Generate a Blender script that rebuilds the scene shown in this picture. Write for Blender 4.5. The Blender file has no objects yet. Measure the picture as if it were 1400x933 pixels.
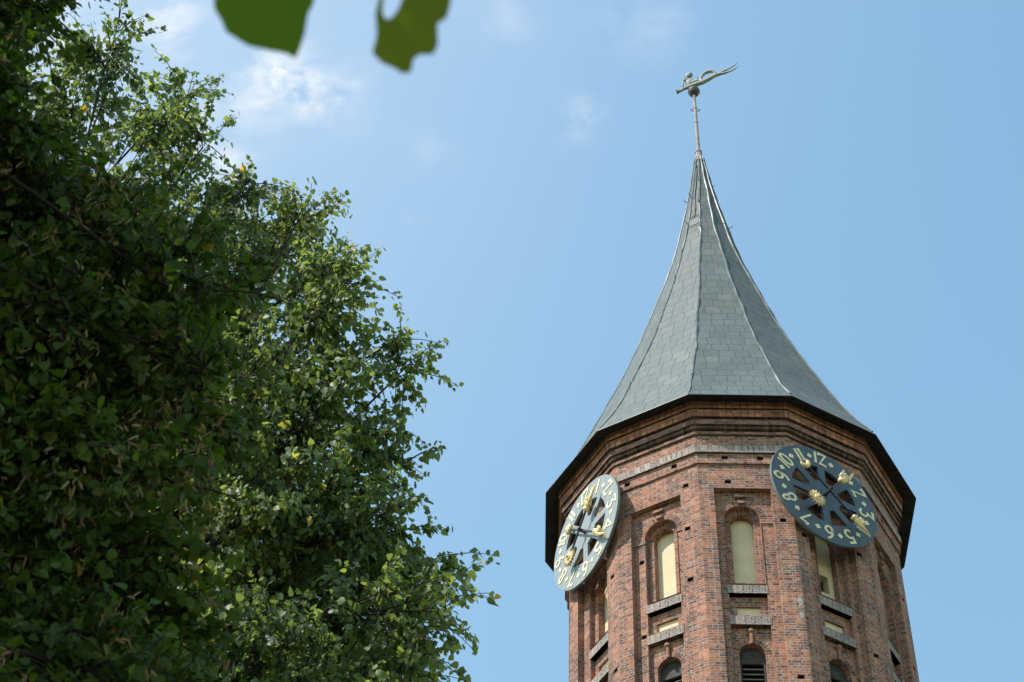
import bpy, math, random
import numpy as np
from mathutils import Vector, Matrix
from mathutils.geometry import tessellate_polygon
random.seed(7); rng = np.random.default_rng(11)
sc = bpy.context.scene
R = math.radians
# ------------------------------------------------------------------ camera
F_PX, PITCH, ROLL = 2818.96, 0.86582, -0.038102           # focal length in pixels of a 1400 wide picture
CAM = Vector((0, 0, 1.6))
_fw = Vector((0, math.cos(PITCH), math.sin(PITCH))); _r = Vector((1, 0, 0)); _u = _r.cross(_fw)
c_, s_ = math.cos(ROLL), math.sin(ROLL)
RT = _r*c_ - _u*s_; UP = _r*s_ + _u*c_
cd = bpy.data.cameras.new('camera'); cam = bpy.data.objects.new('camera', cd); sc.collection.objects.link(cam)
m = Matrix.Identity(4)
for i in range(3):
    m[i][0] = RT[i]; m[i][1] = UP[i]; m[i][2] = -_fw[i]; m[i][3] = CAM[i]
cam.matrix_world = m
cd.sensor_width = 36; cd.lens = F_PX*36/1400; cd.clip_end = 5000; cd.clip_start = 0.05
cd.dof.use_dof = True; cd.dof.focus_distance = 64; cd.dof.aperture_fstop = 11
sc.camera = cam
def ray(px, py):
    d = _fw + RT*((px-700)/F_PX) - UP*((py-466.5)/F_PX)
    return d.normalized()
def at(px, py, hd):                                        # the point seen at (px, py), hd metres away over the ground
    d = ray(px, py); return CAM + d*(hd/math.hypot(d.x, d.y))
# ------------------------------------------------------------------ tower placing
D_, AZ, ROT = 50.2698, 0.149827, -1.191511
HE = 50.610; RW = 5.5; RE = 6.3576
CEN = Vector((D_*math.sin(AZ), D_*math.cos(AZ), 0))
AP = RW*math.cos(R(15)); HS = RW*math.sin(R(15)); T15 = math.tan(R(15))
def ang(k): return AZ + math.pi - ROT - R(30)*k
def frame(k):
    a, b = ang(k), ang(k+1)
    A = Vector((math.sin(a), math.cos(a), 0)); B = Vector((math.sin(b), math.cos(b), 0))
    return (A+B).normalized(), (B-A).normalized()
def FP(k, u, z, d=0):
    n, t = frame(k)
    return CEN + n*(AP+d) + t*u + Vector((0, 0, HE+z))
# ------------------------------------------------------------------ sky and sun
nB, _ = frame(1)
SUN_AZ = math.atan2(nB.x, nB.y) + R(31.5); SUN_EL = R(52)
W = bpy.data.worlds.new('World'); sc.world = W; W.use_nodes = True
nt = W.node_tree; nt.nodes.clear()
def N(t, typ, **kw):
    n = t.nodes.new(typ)
    for k, v in kw.items():
        if k.startswith('i_'):
            key = k[2:]; key = int(key) if key.isdigit() else key.replace('_', ' ')
            n.inputs[key].default_value = v
        else: setattr(n, k, v)
    return n
sky = N(nt, 'ShaderNodeTexSky', sky_type='NISHITA', sun_disc=False, sun_elevation=SUN_EL, sun_rotation=SUN_AZ,
        altitude=0, air_density=1.9, dust_density=0.1, ozone_density=0.5)
bg = N(nt, 'ShaderNodeBackground'); bg.inputs['Strength'].default_value = 0.15
out = N(nt, 'ShaderNodeOutputWorld')
geo = N(nt, 'ShaderNodeNewGeometry')                       # Incoming = direction looked in (negated)
tc = N(nt, 'ShaderNodeTexCoord')
def MATH(t, op, a, b=None, clamp=False):
    n = N(t, 'ShaderNodeMath', operation=op); n.use_clamp = clamp
    for i, v in enumerate((a, b)):
        if v is None: continue
        if isinstance(v, (int, float)): n.inputs[i].default_value = v
        else: t.links.new(v, n.inputs[i])
    return n.outputs[0]
# thin clouds: fibrous noise gathered round a few directions of the sky
mp = N(nt, 'ShaderNodeMapping'); nt.links.new(tc.outputs['Generated'], mp.inputs['Vector'])
mp.inputs['Rotation'].default_value = (0.3, 0.5, 0.4); mp.inputs['Scale'].default_value = (1, 1.5, 0.8)
nz = N(nt, 'ShaderNodeTexNoise', i_Scale=30.0, i_Detail=10.0, i_Roughness=0.54, i_Distortion=0.3)
nt.links.new(mp.outputs[0], nz.inputs['Vector'])
acc = None
for (px, py, rad, amp) in [(365, 112, 0.014, 1.1), (395, 98, 0.012, 1.2), (430, 122, 0.015, .95), (462, 130, 0.016, 0.4), (330, 125, 0.014, 0.45), (120, 60, 0.035, .75), (150, 150, 0.03, .6), (225, 30, 0.016, .7), (250, 10, 0.014, .6), (290, 205, 0.014, .9), (310, 190, .016, .5),
                           (795, 162, 0.009, .42), (812, 146, .008, .42), (782, 178, .006, .3), (880, 20, .022, .35), (690, 15, .016, .3), (600, 205, .012, .22), (575, 293, .006, .5)]:
    d = ray(px, py)
    dt = N(nt, 'ShaderNodeVectorMath', operation='DISTANCE'); nt.links.new(tc.outputs['Generated'], dt.inputs[0]); dt.inputs[1].default_value = d
    e = MATH(nt, 'MULTIPLY', MATH(nt, 'POWER', MATH(nt, 'DIVIDE', dt.outputs['Value'], rad), 2.0), -1.0)
    g = MATH(nt, 'MULTIPLY', MATH(nt, 'EXPONENT', e), amp)
    acc = g if acc is None else MATH(nt, 'ADD', acc, g)
nzr = N(nt, 'ShaderNodeMapRange'); nzr.inputs['From Min'].default_value = 0.43; nzr.inputs['From Max'].default_value = 0.74
nt.links.new(nz.outputs['Fac'], nzr.inputs['Value'])
cl = MATH(nt, 'MULTIPLY', nzr.outputs[0], acc, clamp=True)
vd_ = N(nt, 'ShaderNodeVectorMath', operation='DISTANCE'); nt.links.new(tc.outputs['Generated'], vd_.inputs[0]); vd_.inputs[1].default_value = ray(0, -150)
veil = MATH(nt, 'MULTIPLY', MATH(nt, 'EXPONENT', MATH(nt, 'MULTIPLY', MATH(nt, 'POWER', MATH(nt, 'DIVIDE', vd_.outputs['Value'], 0.27), 2.0), -1.0)), 0.36)   # thin high haze thickening to one side
hz = MATH(nt, 'ADD', MATH(nt, 'MULTIPLY', cl, 0.85), veil, clamp=True)
tint = N(nt, 'ShaderNodeMixRGB', blend_type='MULTIPLY'); tint.inputs[0].default_value = 1.0
nt.links.new(sky.outputs[0], tint.inputs[1]); tint.inputs[2].default_value = (0.83, 1.0, 1.0, 1)
mx = N(nt, 'ShaderNodeMixRGB'); nt.links.new(hz, mx.inputs[0]); nt.links.new(tint.outputs[0], mx.inputs[1]); mx.inputs[2].default_value = (4.5, 4.75, 4.95, 1)
nt.links.new(mx.outputs[0], bg.inputs['Color']); nt.links.new(bg.outputs[0], out.inputs['Surface'])
sl = bpy.data.lights.new('sun', 'SUN'); sun = bpy.data.objects.new('sun', sl); sc.collection.objects.link(sun)
sl.energy = 4.4; sl.angle = R(0.53); sl.color = (1, 0.955, 0.88)
S = Vector((math.sin(SUN_AZ)*math.cos(SUN_EL), math.cos(SUN_AZ)*math.cos(SUN_EL), math.sin(SUN_EL)))
sun.rotation_euler = S.to_track_quat('Z', 'Y').to_euler()
sc.view_settings.view_transform = 'Standard'; sc.view_settings.look = 'None'
sc.view_settings.exposure = 0.5; sc.view_settings.gamma = 1.0
sc.render.engine = 'CYCLES'
sc.cycles.max_bounces = 8; sc.cycles.transparent_max_bounces = 8

# ------------------------------------------------------------------ materials
def mat(name, rgb, rough=0.8, metal=0.0, spec=0.5):
    m = bpy.data.materials.new(name); m.use_nodes = True
    b = m.node_tree.nodes['Principled BSDF']
    b.inputs['Base Color'].default_value = (*rgb, 1); b.inputs['Roughness'].default_value = rough
    b.inputs['Metallic'].default_value = metal; b.inputs['Specular IOR Level'].default_value = spec
    return m
def ramp(t, stops, interp='LINEAR'):
    n = N(t, 'ShaderNodeValToRGB'); cr = n.color_ramp; cr.interpolation = interp
    while len(cr.elements) < len(stops): cr.elements.new(0.5)
    for e, (p, c) in zip(cr.elements, stops): e.position = p; e.color = (*c, 1) if len(c) == 3 else c
    return n
def brick_mat(name, bw=0.29, bh=0.099, mortar=0.010, stops=None, mcol=(0.44, 0.38, 0.33), lime=0.25, soot=0.3, squash=0.55, offset=0.5, wob=0.012, seed=0.0, bump=0.5, lsc=7.0):
    m = mat(name, (0.3, 0.15, 0.1), 0.9, 0, 0.25); t = m.node_tree; L = t.links.new; b = t.nodes['Principled BSDF']
    uv = N(t, 'ShaderNodeUVMap'); uv.uv_map = 'UVMap'
    off = N(t, 'ShaderNodeMapping'); off.inputs['Location'].default_value = (seed*3.7, seed*1.9, 0); L(uv.outputs[0], off.inputs[0])
    n1 = N(t, 'ShaderNodeTexNoise', i_Scale=3.5, i_Detail=4.0); L(off.outputs[0], n1.inputs['Vector'])
    n2 = N(t, 'ShaderNodeVectorMath', operation='SUBTRACT'); L(n1.outputs['Color'], n2.inputs[0]); n2.inputs[1].default_value = (.5, .5, .5)
    n3 = N(t, 'ShaderNodeVectorMath', operation='SCALE'); L(n2.outputs[0], n3.inputs[0]); n3.inputs['Scale'].default_value = wob*4
    n4 = N(t, 'ShaderNodeVectorMath', operation='ADD'); L(off.outputs[0], n4.inputs[0]); L(n3.outputs[0], n4.inputs[1])
    # ragged brick edges
    f1 = N(t, 'ShaderNodeTexNoise', i_Scale=40.0, i_Detail=2.0); L(off.outputs[0], f1.inputs['Vector'])
    f2 = N(t, 'ShaderNodeVectorMath', operation='SUBTRACT'); L(f1.outputs['Color'], f2.inputs[0]); f2.inputs[1].default_value = (.5, .5, .5)
    f3 = N(t, 'ShaderNodeVectorMath', operation='SCALE'); L(f2.outputs[0], f3.inputs[0]); f3.inputs['Scale'].default_value = 0.022
    f4 = N(t, 'ShaderNodeVectorMath', operation='ADD'); L(n4.outputs[0], f4.inputs[0]); L(f3.outputs[0], f4.inputs[1])
    br = N(t, 'ShaderNodeTexBrick', offset=offset, offset_frequency=2, squash=squash, squash_frequency=2)
    L(f4.outputs[0], br.inputs['Vector'])
    br.inputs['Color1'].default_value = (0, 0, 0, 1); br.inputs['Color2'].default_value = (1, 1, 1, 1); br.inputs['Mortar'].default_value = (0.5, 0.5, 0.5, 1)
    br.inputs['Scale'].default_value = 1.0; br.inputs['Mortar Size'].default_value = mortar; br.inputs['Mortar Smooth'].default_value = 0.25
    br.inputs['Brick Width'].default_value = bw; br.inputs['Row Height'].default_value = bh; br.inputs['Bias'].default_value = 0.0
    stops = stops or [(0.0, (0.10, 0.062, 0.055)), (0.14, (0.16, 0.08, 0.065)), (0.35, (0.26, 0.11, 0.075)), (0.6, (0.33, 0.132, 0.08)), (0.8, (0.39, 0.15, 0.083)), (0.93, (0.46, 0.185, 0.095)), (1.0, (0.32, 0.20, 0.155))]
    cr = ramp(t, stops); L(br.outputs['Color'], cr.inputs[0])
    # blotches of colour inside and across bricks
    g = N(t, 'ShaderNodeTexNoise', i_Scale=0.9, i_Detail=6.0, i_Roughness=0.65); L(off.outputs[0], g.inputs['Vector'])
    gr = ramp(t, [(0.34, (0.48, 0.47, 0.5)), (0.5, (0.95, 0.95, 0.95)), (0.66, (1.3, 1.2, 1.08))]); L(g.outputs['Fac'], gr.inputs[0])
    mu = N(t, 'ShaderNodeMixRGB', blend_type='MULTIPLY'); mu.inputs[0].default_value = soot*2; mu.use_clamp = False
    L(cr.outputs[0], mu.inputs[1]); L(gr.outputs[0], mu.inputs[2])
    sg_ = N(t, 'ShaderNodeMapping'); sg_.inputs['Scale'].default_value = (1.6, 0.28, 1); L(off.outputs[0], sg_.inputs[0])
    sn = N(t, 'ShaderNodeTexNoise', i_Scale=1.3, i_Detail=7.0, i_Roughness=0.7); L(sg_.outputs[0], sn.inputs['Vector'])
    sr = ramp(t, [(0.36, (0.45, 0.43, 0.45)), (0.48, (0.95, 0.95, 0.95)), (0.7, (1.16, 1.1, 1.04))]); L(sn.outputs['Fac'], sr.inputs[0])
    ms = N(t, 'ShaderNodeMixRGB', blend_type='MULTIPLY'); ms.inputs[0].default_value = 0.85; L(mu.outputs[0], ms.inputs[1]); L(sr.outputs[0], ms.inputs[2]); mu = ms
    h = N(t, 'ShaderNodeTexNoise', i_Scale=22.0, i_Detail=5.0, i_Roughness=0.7); L(off.outputs[0], h.inputs['Vector'])
    hr = ramp(t, [(0.3, (0.6, 0.6, 0.62)), (0.6, (1.1, 1.1, 1.1))]); L(h.outputs['Fac'], hr.inputs[0])
    mu2 = N(t, 'ShaderNodeMixRGB', blend_type='MULTIPLY'); mu2.inputs[0].default_value = 0.7
    L(mu.outputs[0], mu2.inputs[1]); L(hr.outputs[0], mu2.inputs[2])
    mm = N(t, 'ShaderNodeMixRGB'); L(mu2.outputs[0], mm.inputs[1]); mm.inputs[2].default_value = (*mcol, 1)
    pn = N(t, 'ShaderNodeTexNoise', i_Scale=2.6, i_Detail=6.0, i_Roughness=0.75); L(off.outputs[0], pn.inputs['Vector'])
    pr_ = N(t, 'ShaderNodeMapRange'); pr_.inputs['From Min'].default_value = 0.35; pr_.inputs['From Max'].default_value = 0.62; pr_.inputs['To Min'].default_value = 0.15; pr_.inputs['To Max'].default_value = 0.95; L(pn.outputs['Fac'], pr_.inputs['Value'])
    mg = MATH(t, 'MULTIPLY', br.outputs['Fac'], pr_.outputs[0]); L(mg, mm.inputs[0])
    # lime bloom
    l1 = N(t, 'ShaderNodeTexNoise', i_Scale=lsc, i_Detail=8.0, i_Roughness=0.75); L(off.outputs[0], l1.inputs['Vector'])
    lr = N(t, 'ShaderNodeMapRange'); lr.inputs['From Min'].default_value = 0.56 - lime*0.25; lr.inputs['From Max'].default_value = 0.78 - lime*0.2; L(l1.outputs['Fac'], lr.inputs['Value'])
    lf = MATH(t, 'MULTIPLY', lr.outputs[0], min(1.0, 0.35+lime), clamp=True)
    ml = N(t, 'ShaderNodeMixRGB'); L(mm.outputs[0], ml.inputs[1]); ml.inputs[2].default_value = (0.50, 0.45, 0.43, 1); L(lf, ml.inputs[0])
    L(ml.outputs[0], b.inputs['Base Color'])
    hgt = MATH(t, 'ADD', MATH(t, 'MULTIPLY', br.outputs['Fac'], -1.0), MATH(t, 'MULTIPLY', h.outputs['Fac'], 0.8))
    hgt2 = MATH(t, 'ADD', hgt, MATH(t, 'MULTIPLY', br.outputs['Color'], 0.5))
    bp = N(t, 'ShaderNodeBump', i_Strength=bump, i_Distance=0.05); L(hgt2, bp.inputs['Height']); L(bp.outputs[0], b.inputs['Normal'])
    return m
M = {}
M['brick'] = brick_mat('weathered_brick')
M['arch'] = brick_mat('arch_brick', bw=0.09, bh=0.27, squash=1.0, offset=0.0, lime=0.1, seed=2)
M['sill'] = brick_mat('limed_sill_brick', bw=0.09, bh=0.36, squash=1.0, offset=0.0, lime=0.55, lsc=15.0, seed=3,
                      stops=[(0, (0.06, 0.05, 0.045)), (0.35, (0.14, 0.10, 0.09)), (0.7, (0.26, 0.16, 0.13)), (0.9, (0.34, 0.28, 0.25)), (1, (0.48, 0.43, 0.40))])
M['header'] = brick_mat('cornice_header_brick', bw=0.23, bh=0.30, mortar=0.022, squash=1.0, offset=0.0, lime=0.05, seed=4, mcol=(0.05, 0.042, 0.036),
                        stops=[(0, (0.27, 0.11, 0.075)), (0.5, (0.45, 0.18, 0.11)), (1, (0.54, 0.24, 0.15))])
M['cornice'] = brick_mat('sooty_cornice_brick', bw=0.24, bh=0.10, mortar=0.012, lime=0.02, seed=5, mcol=(0.10, 0.085, 0.07),
                         stops=[(0, (0.14, 0.08, 0.07)), (0.4, (0.27, 0.14, 0.11)), (0.8, (0.37, 0.18, 0.14)), (1, (0.44, 0.25, 0.19))])
M['mould'] = brick_mat('dark_moulding_brick', bw=0.12, bh=0.3, mortar=0.014, squash=1.0, offset=0.0, lime=0.0, seed=6, mcol=(0.05, 0.045, 0.04),
                       stops=[(0, (0.05, 0.035, 0.03)), (0.5, (0.12, 0.075, 0.055)), (1, (0.2, 0.12, 0.08))])
def stained(name, a, b_, scale=3.0, rough=0.9, spec=0.3, metal=0.0, bump=0.0, det=6.0, coord='Object', lo=0.35, hi=0.65):
    m = mat(name, a, rough, metal, spec); t = m.node_tree; L = t.links.new; b = t.nodes['Principled BSDF']
    tcn = N(t, 'ShaderNodeTexCoord'); n = N(t, 'ShaderNodeTexNoise', i_Scale=scale, i_Detail=det, i_Roughness=0.65); L(tcn.outputs[coord], n.inputs['Vector'])
    r = ramp(t, [(lo, a), (hi, b_)]); L(n.outputs['Fac'], r.inputs[0]); L(r.outputs[0], b.inputs['Base Color'])
    if bump:
        bp = N(t, 'ShaderNodeBump', i_Strength=bump, i_Distance=0.02); L(n.outputs['Fac'], bp.inputs['Height']); L(bp.outputs[0], b.inputs['Normal'])
    return m
M['plaster'] = stained('cream_plaster', (0.62, 0.50, 0.335), (0.71, 0.585, 0.40), 2.5, 0.95, 0.2, bump=0.15)
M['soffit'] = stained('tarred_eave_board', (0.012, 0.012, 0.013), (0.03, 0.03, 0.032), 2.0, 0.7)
M['louvre'] = stained('weathered_louvre_wood', (0.16, 0.15, 0.13), (0.27, 0.25, 0.22), 6.0, 0.8)
M['darkwood'] = stained('dark_louvre_frame', (0.035, 0.033, 0.032), (0.07, 0.065, 0.06), 5.0, 0.8)
M['terracotta'] = stained('moulded_terracotta', (0.22, 0.12, 0.09), (0.36, 0.19, 0.13), 9.0, 0.9)
M['void'] = mat('painted_dark_inside', (0.012, 0.011, 0.011), 0.95)  # near-black backs: darkness of holes and openings painted as colour
M['gold'] = stained('gilded_metal', (0.72, 0.50, 0.24), (0.84, 0.64, 0.36), 9.0, 0.45, 0.4, 0.2)
M['cream'] = stained('cream_numeral_paint', (0.72, 0.62, 0.38), (0.82, 0.74, 0.52), 8.0, 0.6, 0.4)
M['iron'] = mat('black_iron_rod', (0.02, 0.022, 0.025), 0.5, 0.0)
M['copper'] = stained('verdigris_copper', (0.22, 0.23, 0.22), (0.36, 0.37, 0.35), 4.0, 0.6, 0.4, 0.0)
M['ball'] = stained('brown_copper', (0.05, 0.045, 0.045), (0.10, 0.085, 0.08), 5.0, 0.45, 0.5, 0.3)
M['mast'] = stained('rusty_mast_paint', (0.22, 0.18, 0.175), (0.34, 0.28, 0.27), 2.0, 0.7)
M['hip'] = stained('hip_flashing_lead', (0.07, 0.08, 0.082), (0.20, 0.215, 0.215), 1.3, 0.5, 0.5, 0.0)
M['cementpatch'] = stained('cement_patch', (0.20, 0.195, 0.19), (0.38, 0.36, 0.34), 9, 0.95)
# dial: dark teal boards
def dial_mat(nm='dark_teal_dial', f=None):
    m = mat(nm, (0.04, 0.08, 0.1), 0.42, 0.0, 0.6); t = m.node_tree; L = t.links.new; b = t.nodes['Principled BSDF']
    uv = N(t, 'ShaderNodeUVMap'); uv.uv_map = 'UVMap'
    mp = N(t, 'ShaderNodeMapping'); mp.inputs['Scale'].default_value = (10, 1.4, 1); L(uv.outputs[0], mp.inputs[0])
    n = N(t, 'ShaderNodeTexNoise', i_Scale=1.6, i_Detail=7.0, i_Roughness=0.7); L(mp.outputs[0], n.inputs['Vector'])
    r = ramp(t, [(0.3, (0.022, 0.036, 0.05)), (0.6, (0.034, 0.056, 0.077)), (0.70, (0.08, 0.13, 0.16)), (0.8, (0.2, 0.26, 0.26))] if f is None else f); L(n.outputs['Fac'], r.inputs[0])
    w = N(t, 'ShaderNodeTexWave', wave_type='BANDS', bands_direction='X', i_Scale=1.05, i_Distortion=0.4); L(uv.outputs[0], w.inputs['Vector'])
    wr = ramp(t, [(0.0, (0.5, 0.5, 0.5)), (0.05, (1, 1, 1))]); L(w.outputs['Fac'], wr.inputs[0])
    mu = N(t, 'ShaderNodeMixRGB', blend_type='MULTIPLY'); mu.inputs[0].default_value = 0.6; L(r.outputs[0], mu.inputs[1]); L(wr.outputs[0], mu.inputs[2])
    L(mu.outputs[0], b.inputs['Base Color'])
    rr = N(t, 'ShaderNodeMapRange'); rr.inputs['To Min'].default_value = 0.5; rr.inputs['To Max'].default_value = 0.62; b.inputs['IOR'].default_value = 1.75; L(n.outputs['Fac'], rr.inputs['Value']); L(rr.outputs[0], b.inputs['Roughness'])
    bp = N(t, 'ShaderNodeBump', i_Strength=0.25, i_Distance=0.01); L(n.outputs['Fac'], bp.inputs['Height']); L(bp.outputs[0], b.inputs['Normal'])
    return m
M['dial'] = dial_mat(); M['dial_glare'] = dial_mat('glare_painted_dial', [(0.3, (0.19, 0.21, 0.215)), (0.6, (0.23, 0.25, 0.255)), (0.72, (0.27, 0.29, 0.29)), (0.8, (0.34, 0.36, 0.36))])  # second dial: sun glare painted into a paler grey base colour
def slate_mat():
    m = mat('grey_green_slate', (0.15, 0.17, 0.17), 0.7, 0.0, 0.45); t = m.node_tree; L = t.links.new; b = t.nodes['Principled BSDF']
    uv = N(t, 'ShaderNodeUVMap'); uv.uv_map = 'UVMap'
    n1 = N(t, 'ShaderNodeTexNoise', i_Scale=1.2, i_Detail=3.0); L(uv.outputs[0], n1.inputs['Vector'])
    n2 = N(t, 'ShaderNodeVectorMath', operation='SUBTRACT'); L(n1.outputs['Color'], n2.inputs[0]); n2.inputs[1].default_value = (.5, .5, .5)
    n3 = N(t, 'ShaderNodeVectorMath', operation='SCALE'); L(n2.outputs[0], n3.inputs[0]); n3.inputs['Scale'].default_value = 0.16
    n4 = N(t, 'ShaderNodeVectorMath', operation='ADD'); L(uv.outputs[0], n4.inputs[0]); L(n3.outputs[0], n4.inputs[1])
    br = N(t, 'ShaderNodeTexBrick', offset=0.37, offset_frequency=2, squash=0.8, squash_frequency=3); L(n4.outputs[0], br.inputs['Vector'])
    br.inputs['Color1'].default_value = (0, 0, 0, 1); br.inputs['Color2'].default_value = (1, 1, 1, 1); br.inputs['Mortar'].default_value = (0.5, 0.5, 0.5, 1)
    br.inputs['Scale'].default_value = 1.0; br.inputs['Mortar Size'].default_value = 0.016; br.inputs['Mortar Smooth'].default_value = 0.3
    br.inputs['Brick Width'].default_value = 0.53; br.inputs['Row Height'].default_value = 0.60
    cr = ramp(t, [(0, (0.082, 0.097, 0.097)), (0.4, (0.088, 0.105, 0.104)), (0.8, (0.096, 0.113, 0.110)), (1, (0.115, 0.130, 0.122))]); L(br.outputs['Color'], cr.inputs[0])
    g = N(t, 'ShaderNodeTexNoise', i_Scale=0.7, i_Detail=8.0, i_Roughness=0.7); L(uv.outputs[0], g.inputs['Vector'])
    gr = ramp(t, [(0.3, (0.75, 0.77, 0.78)), (0.6, (1.1, 1.1, 1.1)), (0.75, (1.35, 1.33, 1.3))]); L(g.outputs['Fac'], gr.inputs[0])
    mu = N(t, 'ShaderNodeMixRGB', blend_type='MULTIPLY'); mu.inputs[0].default_value = 0.8; L(cr.outputs[0], mu.inputs[1]); L(gr.outputs[0], mu.inputs[2])
    st_ = N(t, 'ShaderNodeMapping'); st_.inputs['Scale'].default_value = (1.0, 0.35, 1); L(uv.outputs[0], st_.inputs[0])
    h = N(t, 'ShaderNodeTexNoise', i_Scale=14.0, i_Detail=6.0, i_Roughness=0.75); L(st_.outputs[0], h.inputs['Vector'])
    hr = ramp(t, [(0.33, (0.68, 0.68, 0.68)), (0.5, (1.0, 1.0, 1.0)), (0.66, (1.22, 1.22, 1.2)), (0.74, (1.7, 1.7, 1.65))]); L(h.outputs['Fac'], hr.inputs[0])
    mu2 = N(t, 'ShaderNodeMixRGB', blend_type='MULTIPLY'); mu2.inputs[0].default_value = 0.8; L(mu.outputs[0], mu2.inputs[1]); L(hr.outputs[0], mu2.inputs[2])
    mm = N(t, 'ShaderNodeMixRGB'); L(mu2.outputs[0], mm.inputs[1]); mm.inputs[2].default_value = (0.025, 0.028, 0.028, 1)
    L(MATH(t, 'MULTIPLY', br.outputs['Fac'], 0.8), mm.inputs[0]); L(mm.outputs[0], b.inputs['Base Color'])
    hh = MATH(t, 'ADD', MATH(t, 'MULTIPLY', br.outputs['Fac'], -1.0), MATH(t, 'MULTIPLY', br.outputs['Color'], 0.8))
    hh = MATH(t, 'ADD', hh, MATH(t, 'MULTIPLY', g.outputs['Fac'], 1.2))
    bp = N(t, 'ShaderNodeBump', i_Strength=0.5, i_Distance=0.05); L(hh, bp.inputs['Height']); L(bp.outputs[0], b.inputs['Normal'])
    return m
M['slate'] = slate_mat()

# ------------------------------------------------------------------ mesh helpers
class MB:
    def __init__(s): s.v = []; s.f = []; s.uv = []; s.mi = []; s.mats = []; s.sm = []
    def m(s, name):
        if name not in s.mats: s.mats.append(name)
        return s.mats.index(name)
    def face(s, pts, uvs, mname, want=None, smooth=False):
        pts = [Vector(p) for p in pts]
        if want is not None:
            n = Vector((0, 0, 0))
            for i in range(len(pts)):
                a, b = pts[i], pts[(i+1) % len(pts)]
                n += Vector(((a.y-b.y)*(a.z+b.z), (a.z-b.z)*(a.x+b.x), (a.x-b.x)*(a.y+b.y)))
            if n.dot(want) < 0: pts.reverse(); uvs = list(reversed(uvs))
        b = len(s.v); s.v += pts; s.f.append(tuple(range(b, b+len(pts)))); s.uv += list(uvs); s.mi.append(s.m(mname)); s.sm.append(smooth)
    def build(s, name, parent=None, origin=None):
        me = bpy.data.meshes.new(name)
        o0 = Vector(origin) if origin is not None else Vector((0, 0, 0))
        me.from_pydata([tuple(Vector(p)-o0) for p in s.v], [], s.f)
        ul = me.uv_layers.new(name='UVMap')
        ul.data.foreach_set('uv', [c for q in s.uv for c in q])
        for n in s.mats: me.materials.append(M[n])
        me.polygons.foreach_set('material_index', s.mi); me.polygons.foreach_set('use_smooth', s.sm)
        me.update()
        o = bpy.data.objects.new(name, me); sc.collection.objects.link(o); o.location = o0
        if parent: o.parent = parent; o.matrix_parent_inverse = Matrix.Translation(parent.location).inverted()
        return o
    def box(s, o, ax, ay, az, size, mname, uvs=1.0):            # o centre, axes unit vectors, full size
        hx, hy, hz_ = [q/2 for q in size]
        for (n, a, b, hn, ha, hb) in ((ax, ay, az, hx, hy, hz_), (ay, ax, az, hy, hx, hz_), (az, ax, ay, hz_, hx, hy)):
            for sg in (1, -1):
                c = o + n*hn*sg
                pts = [c+a*ha*i+b*hb*j for i, j in ((-1, -1), (1, -1), (1, 1), (-1, 1))]
                s.face(pts, [(i*ha, j*hb) for i, j in ((-1, -1), (1, -1), (1, 1), (-1, 1))], mname, n*sg)
    def tube(s, path, rads, mname, n=8, cap=True):
        path = [Vector(p) for p in path]; rings = []
        ref = Vector((0.13, 0.27, 0.95))
        for i, p in enumerate(path):
            d = (path[min(i+1, len(path)-1)]-path[max(i-1, 0)]).normalized()
            a = d.cross(ref)
            if a.length < 0.1: a = d.cross(Vector((1, 0, 0)))
            a.normalize(); b = d.cross(a)
            rings.append([p+(a*math.cos(2*math.pi*j/n)+b*math.sin(2*math.pi*j/n))*rads[i] for j in range(n)])
        for i in range(len(rings)-1):
            for j in range(n):
                q = [rings[i][j], rings[i][(j+1) % n], rings[i+1][(j+1) % n], rings[i+1][j]]
                s.face(q, [(j/n, i), ((j+1)/n, i), ((j+1)/n, i+1), (j/n, i+1)], mname, (q[0]+q[2])/2-(path[i]+path[i+1])/2, True)
        if cap:
            for k, sg in ((0, -1), (-1, 1)):
                d = (path[-1]-path[-2]) if k else (path[1]-path[0])
                s.face(rings[k], [(0, 0)]*n, mname, d*sg)
    def lathe(s, base, prof, mname, n=24, axis=Vector((0, 0, 1)), ax=Vector((1, 0, 0))):
        ay = axis.cross(ax)
        rs = [[base+axis*h+(ax*math.cos(2*math.pi*j/n)+ay*math.sin(2*math.pi*j/n))*r for j in range(n)] for r, h in prof]
        for i in range(len(rs)-1):
            c = base+axis*((prof[i][1]+prof[i+1][1])/2)
            for j in range(n):
                q = [rs[i][j], rs[i][(j+1) % n], rs[i+1][(j+1) % n], rs[i+1][j]]
                mid = (q[0]+q[1]+q[2]+q[3])/4
                w = (mid-c); dr = prof[i+1][0]-prof[i][0]; dh = prof[i+1][1]-prof[i][1]
                w = (w - axis*w.dot(axis)).normalized()*dh - axis*dr
                if w.length < 1e-6: w = mid-c
                s.face(q, [(0, 0)]*4, mname, w, True)
    def ellipsoid(s, c, axs, rad, mname, nu=14, nv=9, lump=0.0):
        def P(i, j):
            th = math.pi*i/nv; ph = 2*math.pi*j/nu
            k = 1+lump*math.sin(3*th+2*ph)*math.sin(th)
            return c+axs[0]*(rad[0]*k*math.sin(th)*math.cos(ph))+axs[1]*(rad[1]*k*math.sin(th)*math.sin(ph))+axs[2]*(rad[2]*math.cos(th))
        for i in range(nv):
            for j in range(nu):
                q = [P(i, j), P(i, j+1), P(i+1, j+1), P(i+1, j)]
                if i == 0: q = [q[0], q[2], q[3]]
                elif i == nv-1: q = [q[0], q[1], q[2]]
                s.face(q, [(0, 0)]*len(q), mname, sum(q, Vector())/len(q)-c, True)
def obj_empty(name, loc):
    o = bpy.data.objects.new(name, None); sc.collection.objects.link(o); o.location = loc; o.empty_display_size = 0.3; return o
def tag(o, label=None, cat=None, group=None, kind=None):
    if label: o['label'] = label
    if cat: o['category'] = cat
    if group: o['group'] = group
    if kind: o['kind'] = kind
    return o
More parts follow.
